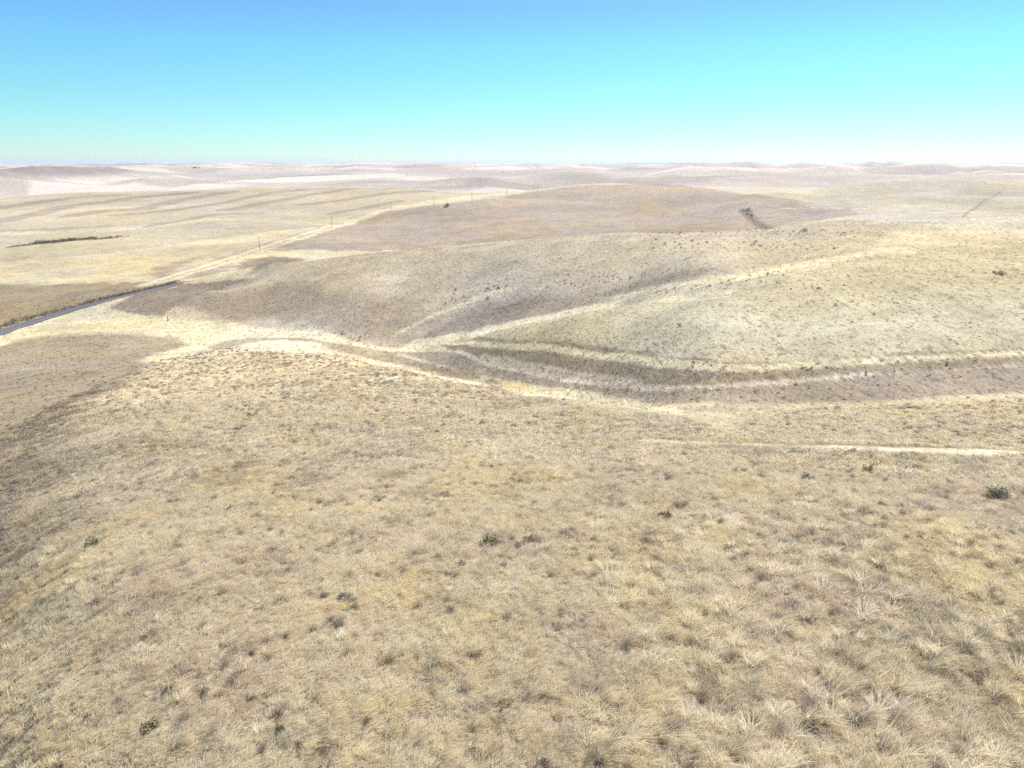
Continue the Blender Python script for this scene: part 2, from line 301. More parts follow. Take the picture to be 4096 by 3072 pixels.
# further right
patch([(818, 186), (887, 182), (971, 179), (1022, 187), (1120, 193), (1120, 232), (1022, 230), (900, 230), (860, 214), (800, 205)], GREY, 10, .8)
stroke([(1001, 192), (985, 200), (968, 212), (963, 217)], 2.2, c3((.27, .22, .17)), 1, .8, .2)
stroke([(745, 210), (752, 217), (760, 224), (768, 229)], 9, DARK, 3, .9, .4)
patch([(750, 214), (800, 209), (850, 208), (862, 214), (800, 222), (772, 227)], c3((.34, .27, .21)), 4, .7)
stroke([(782, 208.5), (825, 208), (868, 208.5)], 3, c3((.60, .52, .38)), 1.5, .7)
stroke([(880, 226), (910, 223), (935, 222)], 8, c3((.33, .28, .21)), 3, .6)
# shaded scarp of a broken cut, its shadow painted on the left field
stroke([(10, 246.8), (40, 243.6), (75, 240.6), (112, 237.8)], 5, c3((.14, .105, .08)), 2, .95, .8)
stroke([(40, 246.3), (75, 243.3), (105, 240.5)], 7, c3((.46, .36, .235)), 3, .7)
# thin dark edge of a far field
stroke([(-80, 173), (0, 170), (60, 168.5), (140, 166.5)], 260, c3((.16, .125, .105)), 90, .8, .1)
patch([(628, 163.4), (650, 162.8), (690, 163.0), (696, 164.0), (660, 164.4)], c3((.11, .115, .14)), 120, .9, .1)
patch([(70, 163.8), (150, 163.3), (185, 164.0), (160, 165.6), (90, 165.8)], c3((.13, .12, .11)), 60, .8, .1)

# mottling that belongs to the sward itself
mm = 1 + .10 * n1 + .10 * n2 * (1 - .5 * sstep(300, 900, RR)) + .10 * n3
COL *= np.clip(mm, .55, 1.5)[..., None]
hue = fbm(XX / 45, YY / 45, 131, 3)
COL *= np.stack([1 + .035 * hue, 1 + .0 * hue, 1 - .10 * hue], -1)
fw = sstep(1300, 2000, RR); qx = XX + 200 * fbm(XX / 900, YY / 900, 161, 2)  # far light and dark bands painted for the shading of the folds
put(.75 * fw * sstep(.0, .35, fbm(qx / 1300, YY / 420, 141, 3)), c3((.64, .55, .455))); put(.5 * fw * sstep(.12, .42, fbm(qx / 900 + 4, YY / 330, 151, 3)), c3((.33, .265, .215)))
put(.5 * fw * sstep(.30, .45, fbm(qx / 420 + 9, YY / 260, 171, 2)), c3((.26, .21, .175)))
litter_shade = (1 - sstep(70, 150, RR)) * (1 - .8 * FLANK); put(.8 * litter_shade, c3((.225, .178, .12)) * np.clip(1 + .2 * n2[..., None], .6, 1.4))     # soil and litter, darkened for the shade missing under standing grass
stroke(BROWL, 1.8, c3((.45, .38, .25)), 1.0, .8, .4); stroke(BROWL[3:], 2.4, c3((.58, .505, .35)), 1.2, .8, .3)
COL = np.clip(COL, .02, .9)
ALL = np.empty(GX.shape + (3,)); ALL[:] = STRAW; ALL[:, i0:i1] = COL

# ---------------------------------------------------------------- materials
def mat(name):
    m = bpy.data.materials.new(name); m.use_nodes = True; n = m.node_tree
    for x in list(n.nodes): n.nodes.remove(x)
    o = n.nodes.new('ShaderNodeOutputMaterial'); b = n.nodes.new('ShaderNodeBsdfPrincipled')
    b.inputs['Roughness'].default_value = .9; b.inputs['Specular IOR Level'].default_value = .15
    n.links.new(b.outputs[0], o.inputs[0]); return m, n, b
def N(n, t, **k):
    x = n.nodes.new(t)
    for a, v in k.items():
        if a in x.inputs.keys(): x.inputs[a].default_value = v
        else: setattr(x, a, v)
    return x
def noise(n, vec, scale, detail=4.0, rough=.6):
    x = N(n, 'ShaderNodeTexNoise'); x.inputs['Scale'].default_value = scale; x.inputs['Detail'].default_value = detail; x.inputs['Roughness'].default_value = rough
    n.links.new(vec, x.inputs['Vector']); return x.outputs['Fac']
def ramp(n, fac, stops, interp='LINEAR'):
    r = N(n, 'ShaderNodeValToRGB'); r.color_ramp.interpolation = interp
    e = r.color_ramp.elements
    while len(e) < len(stops): e.new(.5)
    for k, (p, c) in enumerate(stops):
        e[k].position = p; e[k].color = (c, c, c, 1) if isinstance(c, (int, float)) else tuple(c) + (1,)
    n.links.new(fac, r.inputs[0]); return r.outputs[0]
def mul(n, a, b, fac=1.0):
    m = N(n, 'ShaderNodeMix', data_type='RGBA', blend_type='MULTIPLY'); m.inputs[0].default_value = fac
    n.links.new(a, m.inputs[6]); n.links.new(b, m.inputs[7]); return m.outputs[2]

def ground_material():
    m, n, b = mat('dry_grassland')
    at = N(n, 'ShaderNodeAttribute', attribute_name='veg'); geo = N(n, 'ShaderNodeNewGeometry'); P = geo.outputs['Position']
    mp = N(n, 'ShaderNodeMapping'); n.links.new(P, mp.inputs[0]); mp.inputs['Rotation'].default_value = (0, 0, math.radians(-35)); mp.inputs['Scale'].default_value = (1.0, .42, 1)
    fine = ramp(n, noise(n, mp.outputs[0], 3.4, 5, .72), [(.32, .62), (.5, 1.0), (.7, 1.34)])
    tuf = ramp(n, noise(n, mp.outputs[0], .85, 4, .62), [(.33, .62), (.46, 1.0), (.75, 1.15)])
    big = ramp(n, noise(n, P, .11, 5, .62), [(.3, .86), (.7, 1.12)])
    hue = ramp(n, noise(n, P, .45, 3, .5), [(.35, (1.02, .985, .97)), (.65, (.99, 1.01, .99))])
    mic = ramp(n, noise(n, P, 16, 3, .7), [(.35, .62), (.65, 1.3)]); c = mul(n, at.outputs['Color'], fine); c = mul(n, c, mic); c = mul(n, c, tuf); c = mul(n, c, big); c = mul(n, c, hue)
    n.links.new(c, b.inputs['Base Color'])
    bp = N(n, 'ShaderNodeBump'); bp.inputs['Strength'].default_value = .7; bp.inputs['Distance'].default_value = .45
    ad = N(n, 'ShaderNodeMath', operation='ADD'); n.links.new(noise(n, mp.outputs[0], 1.1, 5, .7), ad.inputs[0]); n.links.new(noise(n, P, .25, 3, .6), ad.inputs[1])
    n.links.new(ad.outputs[0], bp.inputs['Height']); n.links.new(bp.outputs[0], b.inputs['Normal'])
    b.inputs['Roughness'].default_value = 1.0; b.inputs['Specular IOR Level'].default_value = .05
    return m

# ---------------------------------------------------------------- ground sheet
def ground_sheet():
    V = np.empty((NR * NT + 1, 3)); V[:-1, 0] = GX.ravel(); V[:-1, 1] = GY.ravel(); V[:-1, 2] = GZ.ravel(); V[-1] = (0, 0, GZ[0].mean())
    ii, jj = np.meshgrid(np.arange(NR - 1), np.arange(NT), indexing='ij'); j2 = (jj + 1) % NT
    Q = np.stack([ii * NT + jj, ii * NT + j2, (ii + 1) * NT + j2, (ii + 1) * NT + jj], -1).reshape(-1, 4)[:, ::-1]
    j = np.arange(NT); T = np.stack([np.full(NT, NR * NT), (j + 1) % NT, j], -1)[:, ::-1]
    me = bpy.data.meshes.new('ground')
    me.vertices.add(len(V)); me.vertices.foreach_set('co', V.ravel())
    loops = np.concatenate([Q.ravel(), T.ravel()]); me.loops.add(len(loops)); me.loops.foreach_set('vertex_index', loops.astype(np.int32))
    st = np.concatenate([np.arange(len(Q)) * 4, len(Q) * 4 + np.arange(len(T)) * 3]); me.polygons.add(len(st)); me.polygons.foreach_set('loop_start', st.astype(np.int32))
    me.update(calc_edges=True); me.validate()
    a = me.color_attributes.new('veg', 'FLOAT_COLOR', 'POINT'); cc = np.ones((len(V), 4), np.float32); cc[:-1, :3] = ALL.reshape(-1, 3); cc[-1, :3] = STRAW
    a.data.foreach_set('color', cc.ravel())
    me.shade_smooth()
    me.materials.append(ground_material())
    o = bpy.data.objects.new('ground', me); C.objects.link(o); o['kind'] = 'structure'; o['label'] = 'rolling dry grassland of hills, draws and stubble fields'
    return o
ground_sheet()
# ---------------------------------------------------------------- small helpers for things
def link(name, me, parent=None, m=None):
    o = bpy.data.objects.new(name, me); C.objects.link(o)
    if m is not None and me is not None and len(me.materials) == 0: me.materials.append(m)
    if parent is not None: o.parent = parent
    return o
def tag(o, label, cat, group=None):
    o['label'] = label; o['category'] = cat
    if group: o['group'] = group
    return o
def mesh(name, V, Fc, m=None, smooth=False):
    me = bpy.data.meshes.new(name); me.from_pydata([tuple(v) for v in V], [], [tuple(f) for f in Fc]); me.update()
    if smooth: me.shade_smooth()
    if m is not None: me.materials.append(m)
    return me
def tube(path, radii, n=7):
    V = []; Fc = []
    path = [Vector(p) for p in path]
    for k, p in enumerate(path):
        d = (path[min(k + 1, len(path) - 1)] - path[max(k - 1, 0)]).normalized()
        a = d.cross(Vector((0.31, .2, .93)) if abs(d.z) < .9 else Vector((1, 0, 0))).normalized(); b = d.cross(a)
        for q in range(n):
            an = 2 * math.pi * q / n; V.append(p + (a * math.cos(an) + b * math.sin(an)) * radii[k])
    for k in range(len(path) - 1):
        for q in range(n): Fc.append((k * n + q, k * n + (q + 1) % n, (k + 1) * n + (q + 1) % n, (k + 1) * n + q))
    Fc.append(tuple(range(n))[::-1]); Fc.append(tuple((len(path) - 1) * n + q for q in range(n)))
    return V, Fc
def join(parts):
    V = []; Fc = []
    for v, f in parts:
        o = len(V); V += list(v); Fc += [tuple(i + o for i in q) for q in f]
    return V, Fc
def box(cx, cy, cz, sx, sy, sz):
    V = [(cx + a * sx / 2, cy + b * sy / 2, cz + c * sz / 2) for a in (-1, 1) for b in (-1, 1) for c in (-1, 1)]
    return V, [(0, 1, 3, 2), (4, 6, 7, 5), (0, 4, 5, 1), (2, 3, 7, 6), (0, 2, 6, 4), (1, 5, 7, 3)]
def flat_mat(name, col, var=.2, scale=3.0, rough=.9, bump=0):
    m, n, b = mat(name); tc = N(n, 'ShaderNodeTexCoord')
    f = ramp(n, noise(n, tc.outputs['Object'], scale, 5, .65), [(.3, 1 - var), (.7, 1 + var)])
    rgb = N(n, 'ShaderNodeRGB'); rgb.outputs[0].default_value = tuple(col) + (1,)
    n.links.new(mul(n, rgb.outputs[0], f), b.inputs['Base Color']); b.inputs['Roughness'].default_value = rough
    if bump:
        bp = N(n, 'ShaderNodeBump'); bp.inputs['Distance'].default_value = bump; n.links.new(noise(n, tc.outputs['Object'], scale * 2, 4), bp.inputs['Height']); n.links.new(bp.outputs[0], b.inputs['Normal'])
    return m

# ---------------------------------------------------------------- gravel road
def road():
    m, n, b = mat('gravel'); geo = N(n, 'ShaderNodeNewGeometry'); P = geo.outputs['Position']
    f = ramp(n, noise(n, P, 2.2, 6, .75), [(.3, .72), (.7, 1.28)])
    at = N(n, 'ShaderNodeAttribute', attribute_name='wear')
    cm = N(n, 'ShaderNodeMix', data_type='RGBA'); n.links.new(at.outputs['Fac'], cm.inputs[0]); cm.inputs[6].default_value = (.10, .096, .095, 1); cm.inputs[7].default_value = (.165, .16, .16, 1)
    n.links.new(mul(n, cm.outputs[2], f), b.inputs['Base Color'])
    P0 = [(-62, 352), (-30, 342.5), (0, 333), (51.5, 316), (90, 304.6), (136, 294.6), (181, 283.6), (190, 281.5)]
    W = places(P0, 12)
    # even spacing
    d = np.concatenate([[0], np.cumsum(np.hypot(*np.diff(W, axis=0).T))]); s = np.arange(0, d[-1], 3.0)
    X = np.interp(s, d, W[:, 0]); Y = np.interp(s, d, W[:, 1])
    k = np.ones(9) / 9
    Xs = np.convolve(np.pad(X, 4, 'edge'), k, 'valid'); Ys = np.convolve(np.pad(Y, 4, 'edge'), k, 'valid')
    tx = np.gradient(Xs); ty = np.gradient(Ys); L = np.hypot(tx, ty); nx, ny = -ty / L, tx / L
    offs = [-3.5, -2.6, -1.7, -.8, 0, .8, 1.7, 2.6, 3.5]; crown = [-1.2, .16, .24, .30, .34, .30, .24, .16, -1.2]; wear = [0, .1, .9, .35, .25, .35, .9, .1, 0]
    base = np.max([height(Xs + nx * o, Ys + ny * o) for o in offs[1:-1]], axis=0); base = np.convolve(np.pad(base, 4, 'edge'), k, 'valid') + .1
    V = []; wr = []
    for i in range(len(Xs)):
        for o, c, w_ in zip(offs, crown, wear): o *= min(1, .45 + (len(Xs) - i) * .06); V.append((Xs[i] + nx[i] * o, Ys[i] + ny[i] * o, base[i] + c)); wr.append(w_)
    q = len(offs); Fc = [(i * q + j, (i + 1) * q + j, (i + 1) * q + j + 1, i * q + j + 1)[::-1] for i in range(len(Xs) - 1) for j in range(q - 1)]
    me = mesh('road', V, Fc, m, True); a = me.attributes.new('wear', 'FLOAT', 'POINT'); a.data.foreach_set('value', wr)
    o = link('road', me); o['kind'] = 'structure'; o['label'] = 'narrow grey gravel road curving along the valley edge'
    return Xs, Ys, nx, ny, base
RX, RY, RNX, RNY, RZ = road()

# ---------------------------------------------------------------- grass blades and tufts
def blades(n, rad, hmin, hmax, w0, lean, wind, seg=3, spread=.5, seed=0, clump=0, cr_=.13):
    r_ = np.random.default_rng(seed); V = []; Fc = []
    cl = [(r_.uniform(-rad, rad) * .8, r_.uniform(-rad, rad) * .8) for _ in range(clump)] if clump else None
    for k in range(n):
        if cl: c = cl[k % clump]; rr = cr_ * math.sqrt(r_.random()); a = r_.uniform(0, 2 * math.pi); x, y = c[0] + rr * math.cos(a), c[1] + rr * math.sin(a)
        else: rr = rad * math.sqrt(r_.random()); a = r_.uniform(0, 2 * math.pi); x, y = rr * math.cos(a), rr * math.sin(a)
        h = r_.uniform(hmin, hmax); az = r_.uniform(0, 2 * math.pi)
        lx = spread * math.cos(az) * lean + wind[0] + x / max(rad, .05) * spread * .5; ly = spread * math.sin(az) * lean + wind[1] + y / max(rad, .05) * spread * .5
        wa = math.atan2(lx, -ly) + r_.normal(0, .45); wx, wy = math.cos(wa) * w0, math.sin(wa) * w0
        o = len(V)
        for s in range(seg + 1):
            t = s / seg; ww = (1 - t ** 1.5) * .5 if s < seg else 0.04
            cx = x + lx * h * t * t; cy = y + ly * h * t * t; cz = h * (t - .28 * t * t * min(1.6, math.hypot(lx, ly))) - .03
            V.append((cx - wx * ww, cy - wy * ww, cz)); V.append((cx + wx * ww, cy + wy * ww, cz))
        for s in range(seg): Fc.append((o + 2 * s, o + 2 * s + 1, o + 2 * s + 3, o + 2 * s + 2))
    return V, Fc
def grass_material(name, lo, mid_, hi, trans=.35):
    m, n, b = mat(name)
    at = N(n, 'ShaderNodeAttribute', attribute_name='tint', attribute_type='INSTANCER'); geo = N(n, 'ShaderNodeNewGeometry')
    c = ramp(n, at.outputs['Fac'], [(0, lo), (.45, mid_), (1, hi)])
    c = mul(n, c, ramp(n, geo.outputs['Random Per Island'], [(0, .72), (1, 1.25)]))
    c = mul(n, c, ramp(n, noise(n, geo.outputs['Position'], .11, 4, .6), [(.36, (1.03, 1.0, .90)), (.5, (1, 1, 1)), (.64, (.98, .95, .98))]))
    n.links.new(c, b.inputs['Base Color']); b.inputs['Roughness'].default_value = .8
    tr = N(n, 'ShaderNodeBsdfTranslucent'); n.links.new(c, tr.inputs[0]); mx = N(n, 'ShaderNodeMixShader'); mx.inputs[0].default_value = trans
    n.links.new(b.outputs[0], mx.inputs[1]); n.links.new(tr.outputs[0], mx.inputs[2])
    o = [x for x in n.nodes if x.type == 'OUTPUT_MATERIAL'][0]; n.links.new(mx.outputs[0], o.inputs[0])
    return m
GM = grass_material('dry_grass', (.27, .21, .165), (.80, .69, .475), (.93, .84, .62), .48)
WIND = (.42, .40)
proto = bpy.data.collections.new('grass_prototypes')          # never linked to the scene: only what the scatter copies
def add_proto(i, vf):
    o = bpy.data.objects.new('p%02d' % i, mesh('grass_clump', *vf, GM)); proto.objects.link(o)
for k in range(4): add_proto(k, blades(150, .50, .09, .25, .021, .8, (.55, .45), 2, .85, 100 + k, 14, .10))            # combed carpet
for k in range(4): add_proto(4 + k, blades(80, .13, .22, .42, .018, .8, (.40, .30), 3, .9, 120 + k))             # bunchgrass
for k in range(3): add_proto(8 + k, blades(60, .95, .14, .34, .065, .8, (.95, .75), 2, .8, 140 + k, 12))          # coarse carpet for further off
for k in range(4): add_proto(11 + k, blades(60, .36, .38, .66, .055, .9, (.40, .25), 2, 1.0, 160 + k))            # coarse tuft for further off

def patchy(x, y, s, seed): return fbm(x / s, y / s, seed, 3)
EDGE = [(-100, 480), (0, 432), (60, 402), (110, 380), (148, 363), (222, 349), (324, 353), (398, 369), (483, 387), (569, 402.5), (648, 415), (720, 427), (748, 427), (758, 410), (870, 405), (1022, 399), (1115, 396)]
_e = np.array([(math.atan2(q.x, q.y), math.hypot(q.x, q.y)) for q in (ground_at(*p) for p in dens(EDGE, 20))]); _e = _e[np.argsort(_e[:, 0])]
_b = places(BROWL)
_b = np.array(sorted((math.atan2(*q), math.hypot(*q)) for q in _b))
def on_brow(x, y):
    th = np.arctan2(x, y); return (th > _b[0, 0]) & (np.abs(np.hypot(x, y) - np.interp(th, _b[:, 0], _b[:, 1])) < 1.3 + .7 * np.clip((th - .2) / .3, 0, 1) + .5 * patchy(x, y, 6, 251))
def on_hill(x, y): return ~on_brow(x, y) & ( np.hypot(x, y) < np.interp(np.arctan2(x, y), _e[:, 0], _e[:, 1]) - 1.0)
def scatter(r0, r1, per_m2, amax=.70, fade=None):
    n = int(amax * (r1 * r1 - r0 * r0) * per_m2); r = np.sqrt(rng.uniform(r0 * r0, r1 * r1, n)); a = rng.uniform(-amax, amax, n)
    if fade: k = rng.random(n) > (r - fade) / (r1 - fade); r, a = r[k], a[k]
    x, y = r * np.sin(a), r * np.cos(a); k = on_hill(x, y); return x[k], y[k], r[k]
PT = []
def emit(x, y, idx, scale, tint, tilt=.12):
    n = len(x); z = height(x, y)
    PT.append(np.stack([x, y, z, idx, scale, tint, rng.uniform(-.5, .5, n), rng.uniform(-tilt, tilt, n)], -1))
def look(M, x, y):
    th = np.arctan2(x, y); l = np.log(np.hypot(x, y)); j = np.clip(np.searchsorted(TH[i0:i1], th) - 1, 0, i1 - i0 - 1); i = np.clip(np.searchsorted(LR, l) - 1, 0, NR - 1)
    return M[i, j]
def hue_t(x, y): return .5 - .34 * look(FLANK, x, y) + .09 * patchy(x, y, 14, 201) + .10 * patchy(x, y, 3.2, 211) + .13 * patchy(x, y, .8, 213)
x, y, r = scatter(13, 72, 8.5, fade=55); k = patchy(x, y, 1.25, 261) > -.75 - .25 * patchy(x, y, 9, 263); x, y = x[k], y[k]; emit(x, y, rng.integers(0, 4, len(x)), rng.uniform(.75, 1.25, len(x)) * (1 + .35 * patchy(x, y, 1.6, 221)), np.clip(hue_t(x, y) + rng.normal(0, .07, len(x)), 0, 1))
x, y, r = scatter(55, 210, 1.7, fade=80); emit(x, y, rng.integers(8, 11, len(x)), rng.uniform(.7, 1.15, len(x)), np.clip(hue_t(x, y) + rng.normal(0, .07, len(x)), 0, 1))
def tufts(r0, r1, dn, ids, smin, smax, pale=.25):
    x, y, r = scatter(r0, r1, dn); k = (.6 * patchy(x, y, 11, 231) + .4 * patchy(x, y, 3.5, 241)) > rng.uniform(-.9, .9, len(x)); x, y = x[k], y[k]
    t = np.where(rng.random(len(x)) > pale, rng.uniform(.02, .24, len(x)), rng.uniform(.5, 1, len(x)))
    emit(x, y, rng.integers(ids[0], ids[1], len(x)), rng.uniform(smin, smax, len(x)), t, .2)
tufts(13, 62, 1.6, (4, 8), .5, 1.25, .45)
tufts(26, 64, .55, (11, 15), .30, .62, .05)
tufts(58, 130, .85, (11, 15), .36, .82, .08)
tufts(125, 290, .55, (11, 15), .45, .95, .1)
# taller, greyer bunches on the right-hand shoulder
x, y, r = scatter(16, 50, 1.5); th_ = np.arctan2(x, y); k = rng.random(len(x)) < np.clip((th_ - .08) / .3, 0, 1) * np.clip((52 - r) / 20, 0, 1); x, y = x[k], y[k]
emit(x, y, rng.integers(4, 8, len(x)), rng.uniform(1.0, 1.75, len(x)), np.where(rng.random(len(x)) < .4, rng.uniform(.05, .3, len(x)), rng.uniform(.6, 1, len(x))), .25)
# thin, low bunches that give the further slopes their grain; they take the colour of the sward they stand in
n_ = 17000; r_a = np.sqrt(rng.uniform(95 ** 2, 430 ** 2, n_)); a_a = rng.uniform(-.7, .7, n_); x, y = r_a * np.sin(a_a), r_a * np.cos(a_a)
lum = look(COL[..., :3].mean(-1), x, y); k = ~on_hill(x, y) & ~on_brow(x, y) & (np.min([np.hypot(x - RX[q], y - RY[q]) for q in range(0, len(RX), 2)], axis=0) > 4.6); x, y, lum = x[k], y[k], lum[k]
emit(x, y, rng.integers(11, 15, len(x)), rng.uniform(.28, .65, len(x)) * np.where(lum > .46, 1.6, 1), np.clip((1.5 * lum - .215) / .9 + rng.normal(-.03, .11, len(x)), 0, 1), .2)
A = np.concatenate(PT)
# only the camera hill and its near shoulders carry this sward; nothing on the far side of the draw
def field_of_grass():
    me = bpy.data.meshes.new('grass'); me.vertices.add(len(A)); me.vertices.foreach_set('co', A[:, :3].astype(np.float32).ravel())
    for nm, ty, col in (('idx', 'INT', A[:, 3].astype(np.int32)), ('sz', 'FLOAT', A[:, 4].astype(np.float32)), ('tint', 'FLOAT', A[:, 5].astype(np.float32))):
        a = me.attributes.new(nm, ty, 'POINT'); a.data.foreach_set('value', col)
    a = me.attributes.new('rot', 'FLOAT_VECTOR', 'POINT'); rot = np.stack([A[:, 7], A[:, 7][::-1], A[:, 6]], -1).astype(np.float32); a.data.foreach_set('vector', rot.ravel())
    me.materials.append(GM)
    o = link('grass', me); o['kind'] = 'stuff'; o['label'] = 'bleached bunchgrass sward over the near hills'
    g = bpy.data.node_groups.new('sward', 'GeometryNodeTree')
    g.interface.new_socket('Geometry', in_out='INPUT', socket_type='NodeSocketGeometry'); g.interface.new_socket('Geometry', in_out='OUTPUT', socket_type='NodeSocketGeometry')
    gi = g.nodes.new('NodeGroupInput'); go = g.nodes.new('NodeGroupOutput')
    ci = g.nodes.new('GeometryNodeCollectionInfo'); ci.inputs['Collection'].default_value = proto; ci.inputs['Separate Children'].default_value = True; ci.inputs['Reset Children'].default_value = True
    ip = g.nodes.new('GeometryNodeInstanceOnPoints'); ip.inputs['Pick Instance'].default_value = True
    def na(name, ty):
        x = g.nodes.new('GeometryNodeInputNamedAttribute'); x.data_type = ty; x.inputs[0].default_value = name; return x.outputs[0]
    er = g.nodes.new('FunctionNodeEulerToRotation'); g.links.new(na('rot', 'FLOAT_VECTOR'), er.inputs[0])
    g.links.new(gi.outputs[0], ip.inputs['Points']); g.links.new(ci.outputs[0], ip.inputs['Instance']); g.links.new(na('idx', 'INT'), ip.inputs['Instance Index'])
    g.links.new(er.outputs[0], ip.inputs['Rotation']); g.links.new(na('sz', 'FLOAT'), ip.inputs['Scale']); g.links.new(ip.outputs[0], go.inputs[0])
    md = o.modifiers.new('sward', 'NODES'); md.node_group = g
    return o
field_of_grass()

# ---------------------------------------------------------------- bushes
def leaf_mat(name, a, b_, tl=.25):
    m, n, b = mat(name); geo = N(n, 'ShaderNodeNewGeometry')
    c = ramp(n, geo.outputs['Random Per Island'], [(0, a), (.55, [(p + q) / 2 for p, q in zip(a, b_)]), (1, b_)])
    n.links.new(c, b.inputs['Base Color']); tr = N(n, 'ShaderNodeBsdfTranslucent'); n.links.new(c, tr.inputs[0]); mx = N(n, 'ShaderNodeMixShader'); mx.inputs[0].default_value = tl
    n.links.new(b.outputs[0], mx.inputs[1]); n.links.new(tr.outputs[0], mx.inputs[2])
    o = [x for x in n.nodes if x.type == 'OUTPUT_MATERIAL'][0]; n.links.new(mx.outputs[0], o.inputs[0]); return m
M_GREEN = leaf_mat('green_leaves', (.24, .225, .15), (.48, .44, .29)); M_YEL = leaf_mat('yellowing_leaves', (.20, .18, .095), (.50, .43, .22))
M_RUST = leaf_mat('rusty_leaves', (.20, .13, .065), (.46, .33, .16)); M_DARK = leaf_mat('dark_brush', (.125, .10, .078), (.31, .25, .185))
M_SAGE = leaf_mat('sage_leaves', (.24, .225, .17), (.47, .435, .33)); M_RED = leaf_mat('russet_brush', (.15, .095, .075), (.34, .22, .17))
M_STEM = flat_mat('woody_stem', (.22, .16, .11), .3, 12)
def foliage(w_, h_, n, leaf, seed, tips=14):
    r_ = random.Random(seed); V = []; Fc = []; T = []
    for k in range(tips):
        a = r_.uniform(0, 2 * math.pi); e = r_.uniform(.15, 1.0); rr = math.sqrt(1 - (e * .93) ** 2) * r_.uniform(.75, 1.05)
        T.append(Vector((w_ / 2 * rr * math.cos(a), w_ / 2 * rr * math.sin(a), h_ * e * r_.uniform(.75, 1.05))))
    for k in range(n):
        t = T[k % tips]; f = 1 - .55 * r_.random() ** 2
        p = Vector((t.x * f, t.y * f, t.z * (f * .8 + .2))) + Vector((r_.gauss(0, 1), r_.gauss(0, 1), r_.gauss(0, .8))) * (w_ * .085)
        p.z = max(p.z, .03)
        d = Vector((r_.gauss(0, 1) + p.x * 2, r_.gauss(0, 1) + p.y * 2, r_.gauss(.6, .7))).normalized(); s = d.cross(Vector((r_.gauss(0, 1), r_.gauss(0, 1), r_.gauss(0, 1)))).normalized()
        l = leaf * r_.uniform(.7, 1.4); o = len(V)
        V += [p - d * l * .5, p + s * l * .3, p + d * l * .6, p - s * l * .3]; Fc.append((o, o + 1, o + 2, o + 3))
    return V, Fc, T
def stems(T, rad):
    return join([tube([Vector((0, 0, -.08)), Vector((t.x * .35, t.y * .35, t.z * .5)), t * .97], [rad, rad * .7, rad * .25], 5) for t in T])
def bush(px, py, wpx, hw, m, label, seed, name='shrub', cat='shrub', n=420, tips=18, group=None):
    p = ground_at(px, py); d = (p - camo.location).length; w_ = wpx * d / F; h_ = w_ * hw
    e = link(name, None); e.location = p; e.rotation_euler = (0, 0, seed * 1.7); tag(e, label, cat, group)
    V, Fc, T = foliage(w_, h_, n, max(.05, w_ * .11), seed, tips)
    link('foliage', mesh('foliage', V, Fc, m), e); link('stem', mesh('stem', *stems(T, w_ * .012), M_STEM), e)
    return e
bush(665, 519, 15, .5, M_RUST, 'rounded rust brown shrub alone on the pale grass right of centre', 1)
bush(491, 546, 18, .62, M_YEL, 'round yellow green shrub, largest on the middle of the near hill', 2)
bush(513, 540, 8, .6, M_SAGE, 'small dark sage shrub just right of the round yellow green shrub', 3, n=240)
bush(528, 541, 12, .5, M_YEL, 'sparse yellowish shrub, right end of the trio at hill centre', 4, n=260)
bush(998, 497, 19, .42, M_GREEN, 'low dark green shrub near the right edge of the hill', 5)
bush(93, 546, 15, .5, M_GREEN, 'low bright green shrub on the left of the near hill', 6)
bush(345, 599, 15, .42, M_SAGE, 'grey green straggling shrub left of centre on the near hill', 7, n=340)
bush(151, 730, 17, .4, M_YEL, 'yellow green leafy plant in the lower left grass', 8, 'leafy_plant', 'plant')
bush(506, 706, 15, .7, M_YEL, 'small leafy plant with yellow tops at bottom centre', 9, 'leafy_plant', 'plant', 200)
bush(677, 762, 13, .5, M_GREEN, 'green leafy plant at the bottom edge, right of centre', 10, 'leafy_plant', 'plant', 300)
bush(868, 472, 11, .6, M_YEL, 'small olive shrub just below the pale brow line at right', 11, n=260)
bush(808, 480, 13, .45, M_SAGE, 'dull sage shrub in a yellowish patch on the right shoulder', 12, n=240)
bush(754, 466, 9, .5, M_DARK, 'small dark shrub on the right shoulder below the brow line', 13, n=200)
bush(692, 518, 6, .6, M_RED, 'tiny russet shrub a little right of the rust brown shrub', 14, n=140)
bush(586, 525, 6, .8, M_SAGE, 'tiny dark sage tuft above the trio of shrubs', 15, n=140)
bush(706, 616, 8, .7, M_RED, 'small purple brown bush in the pale grass lower right', 16, n=180)
bush(447, 207, 6, .6, M_DARK, 'dark round bush standing alone on the brow of the pole line hill', 17, n=260)
bush(679, 326, 5, .7, M_DARK, 'single dark bush on the smooth straw slope above the cut banks', 18, n=160)

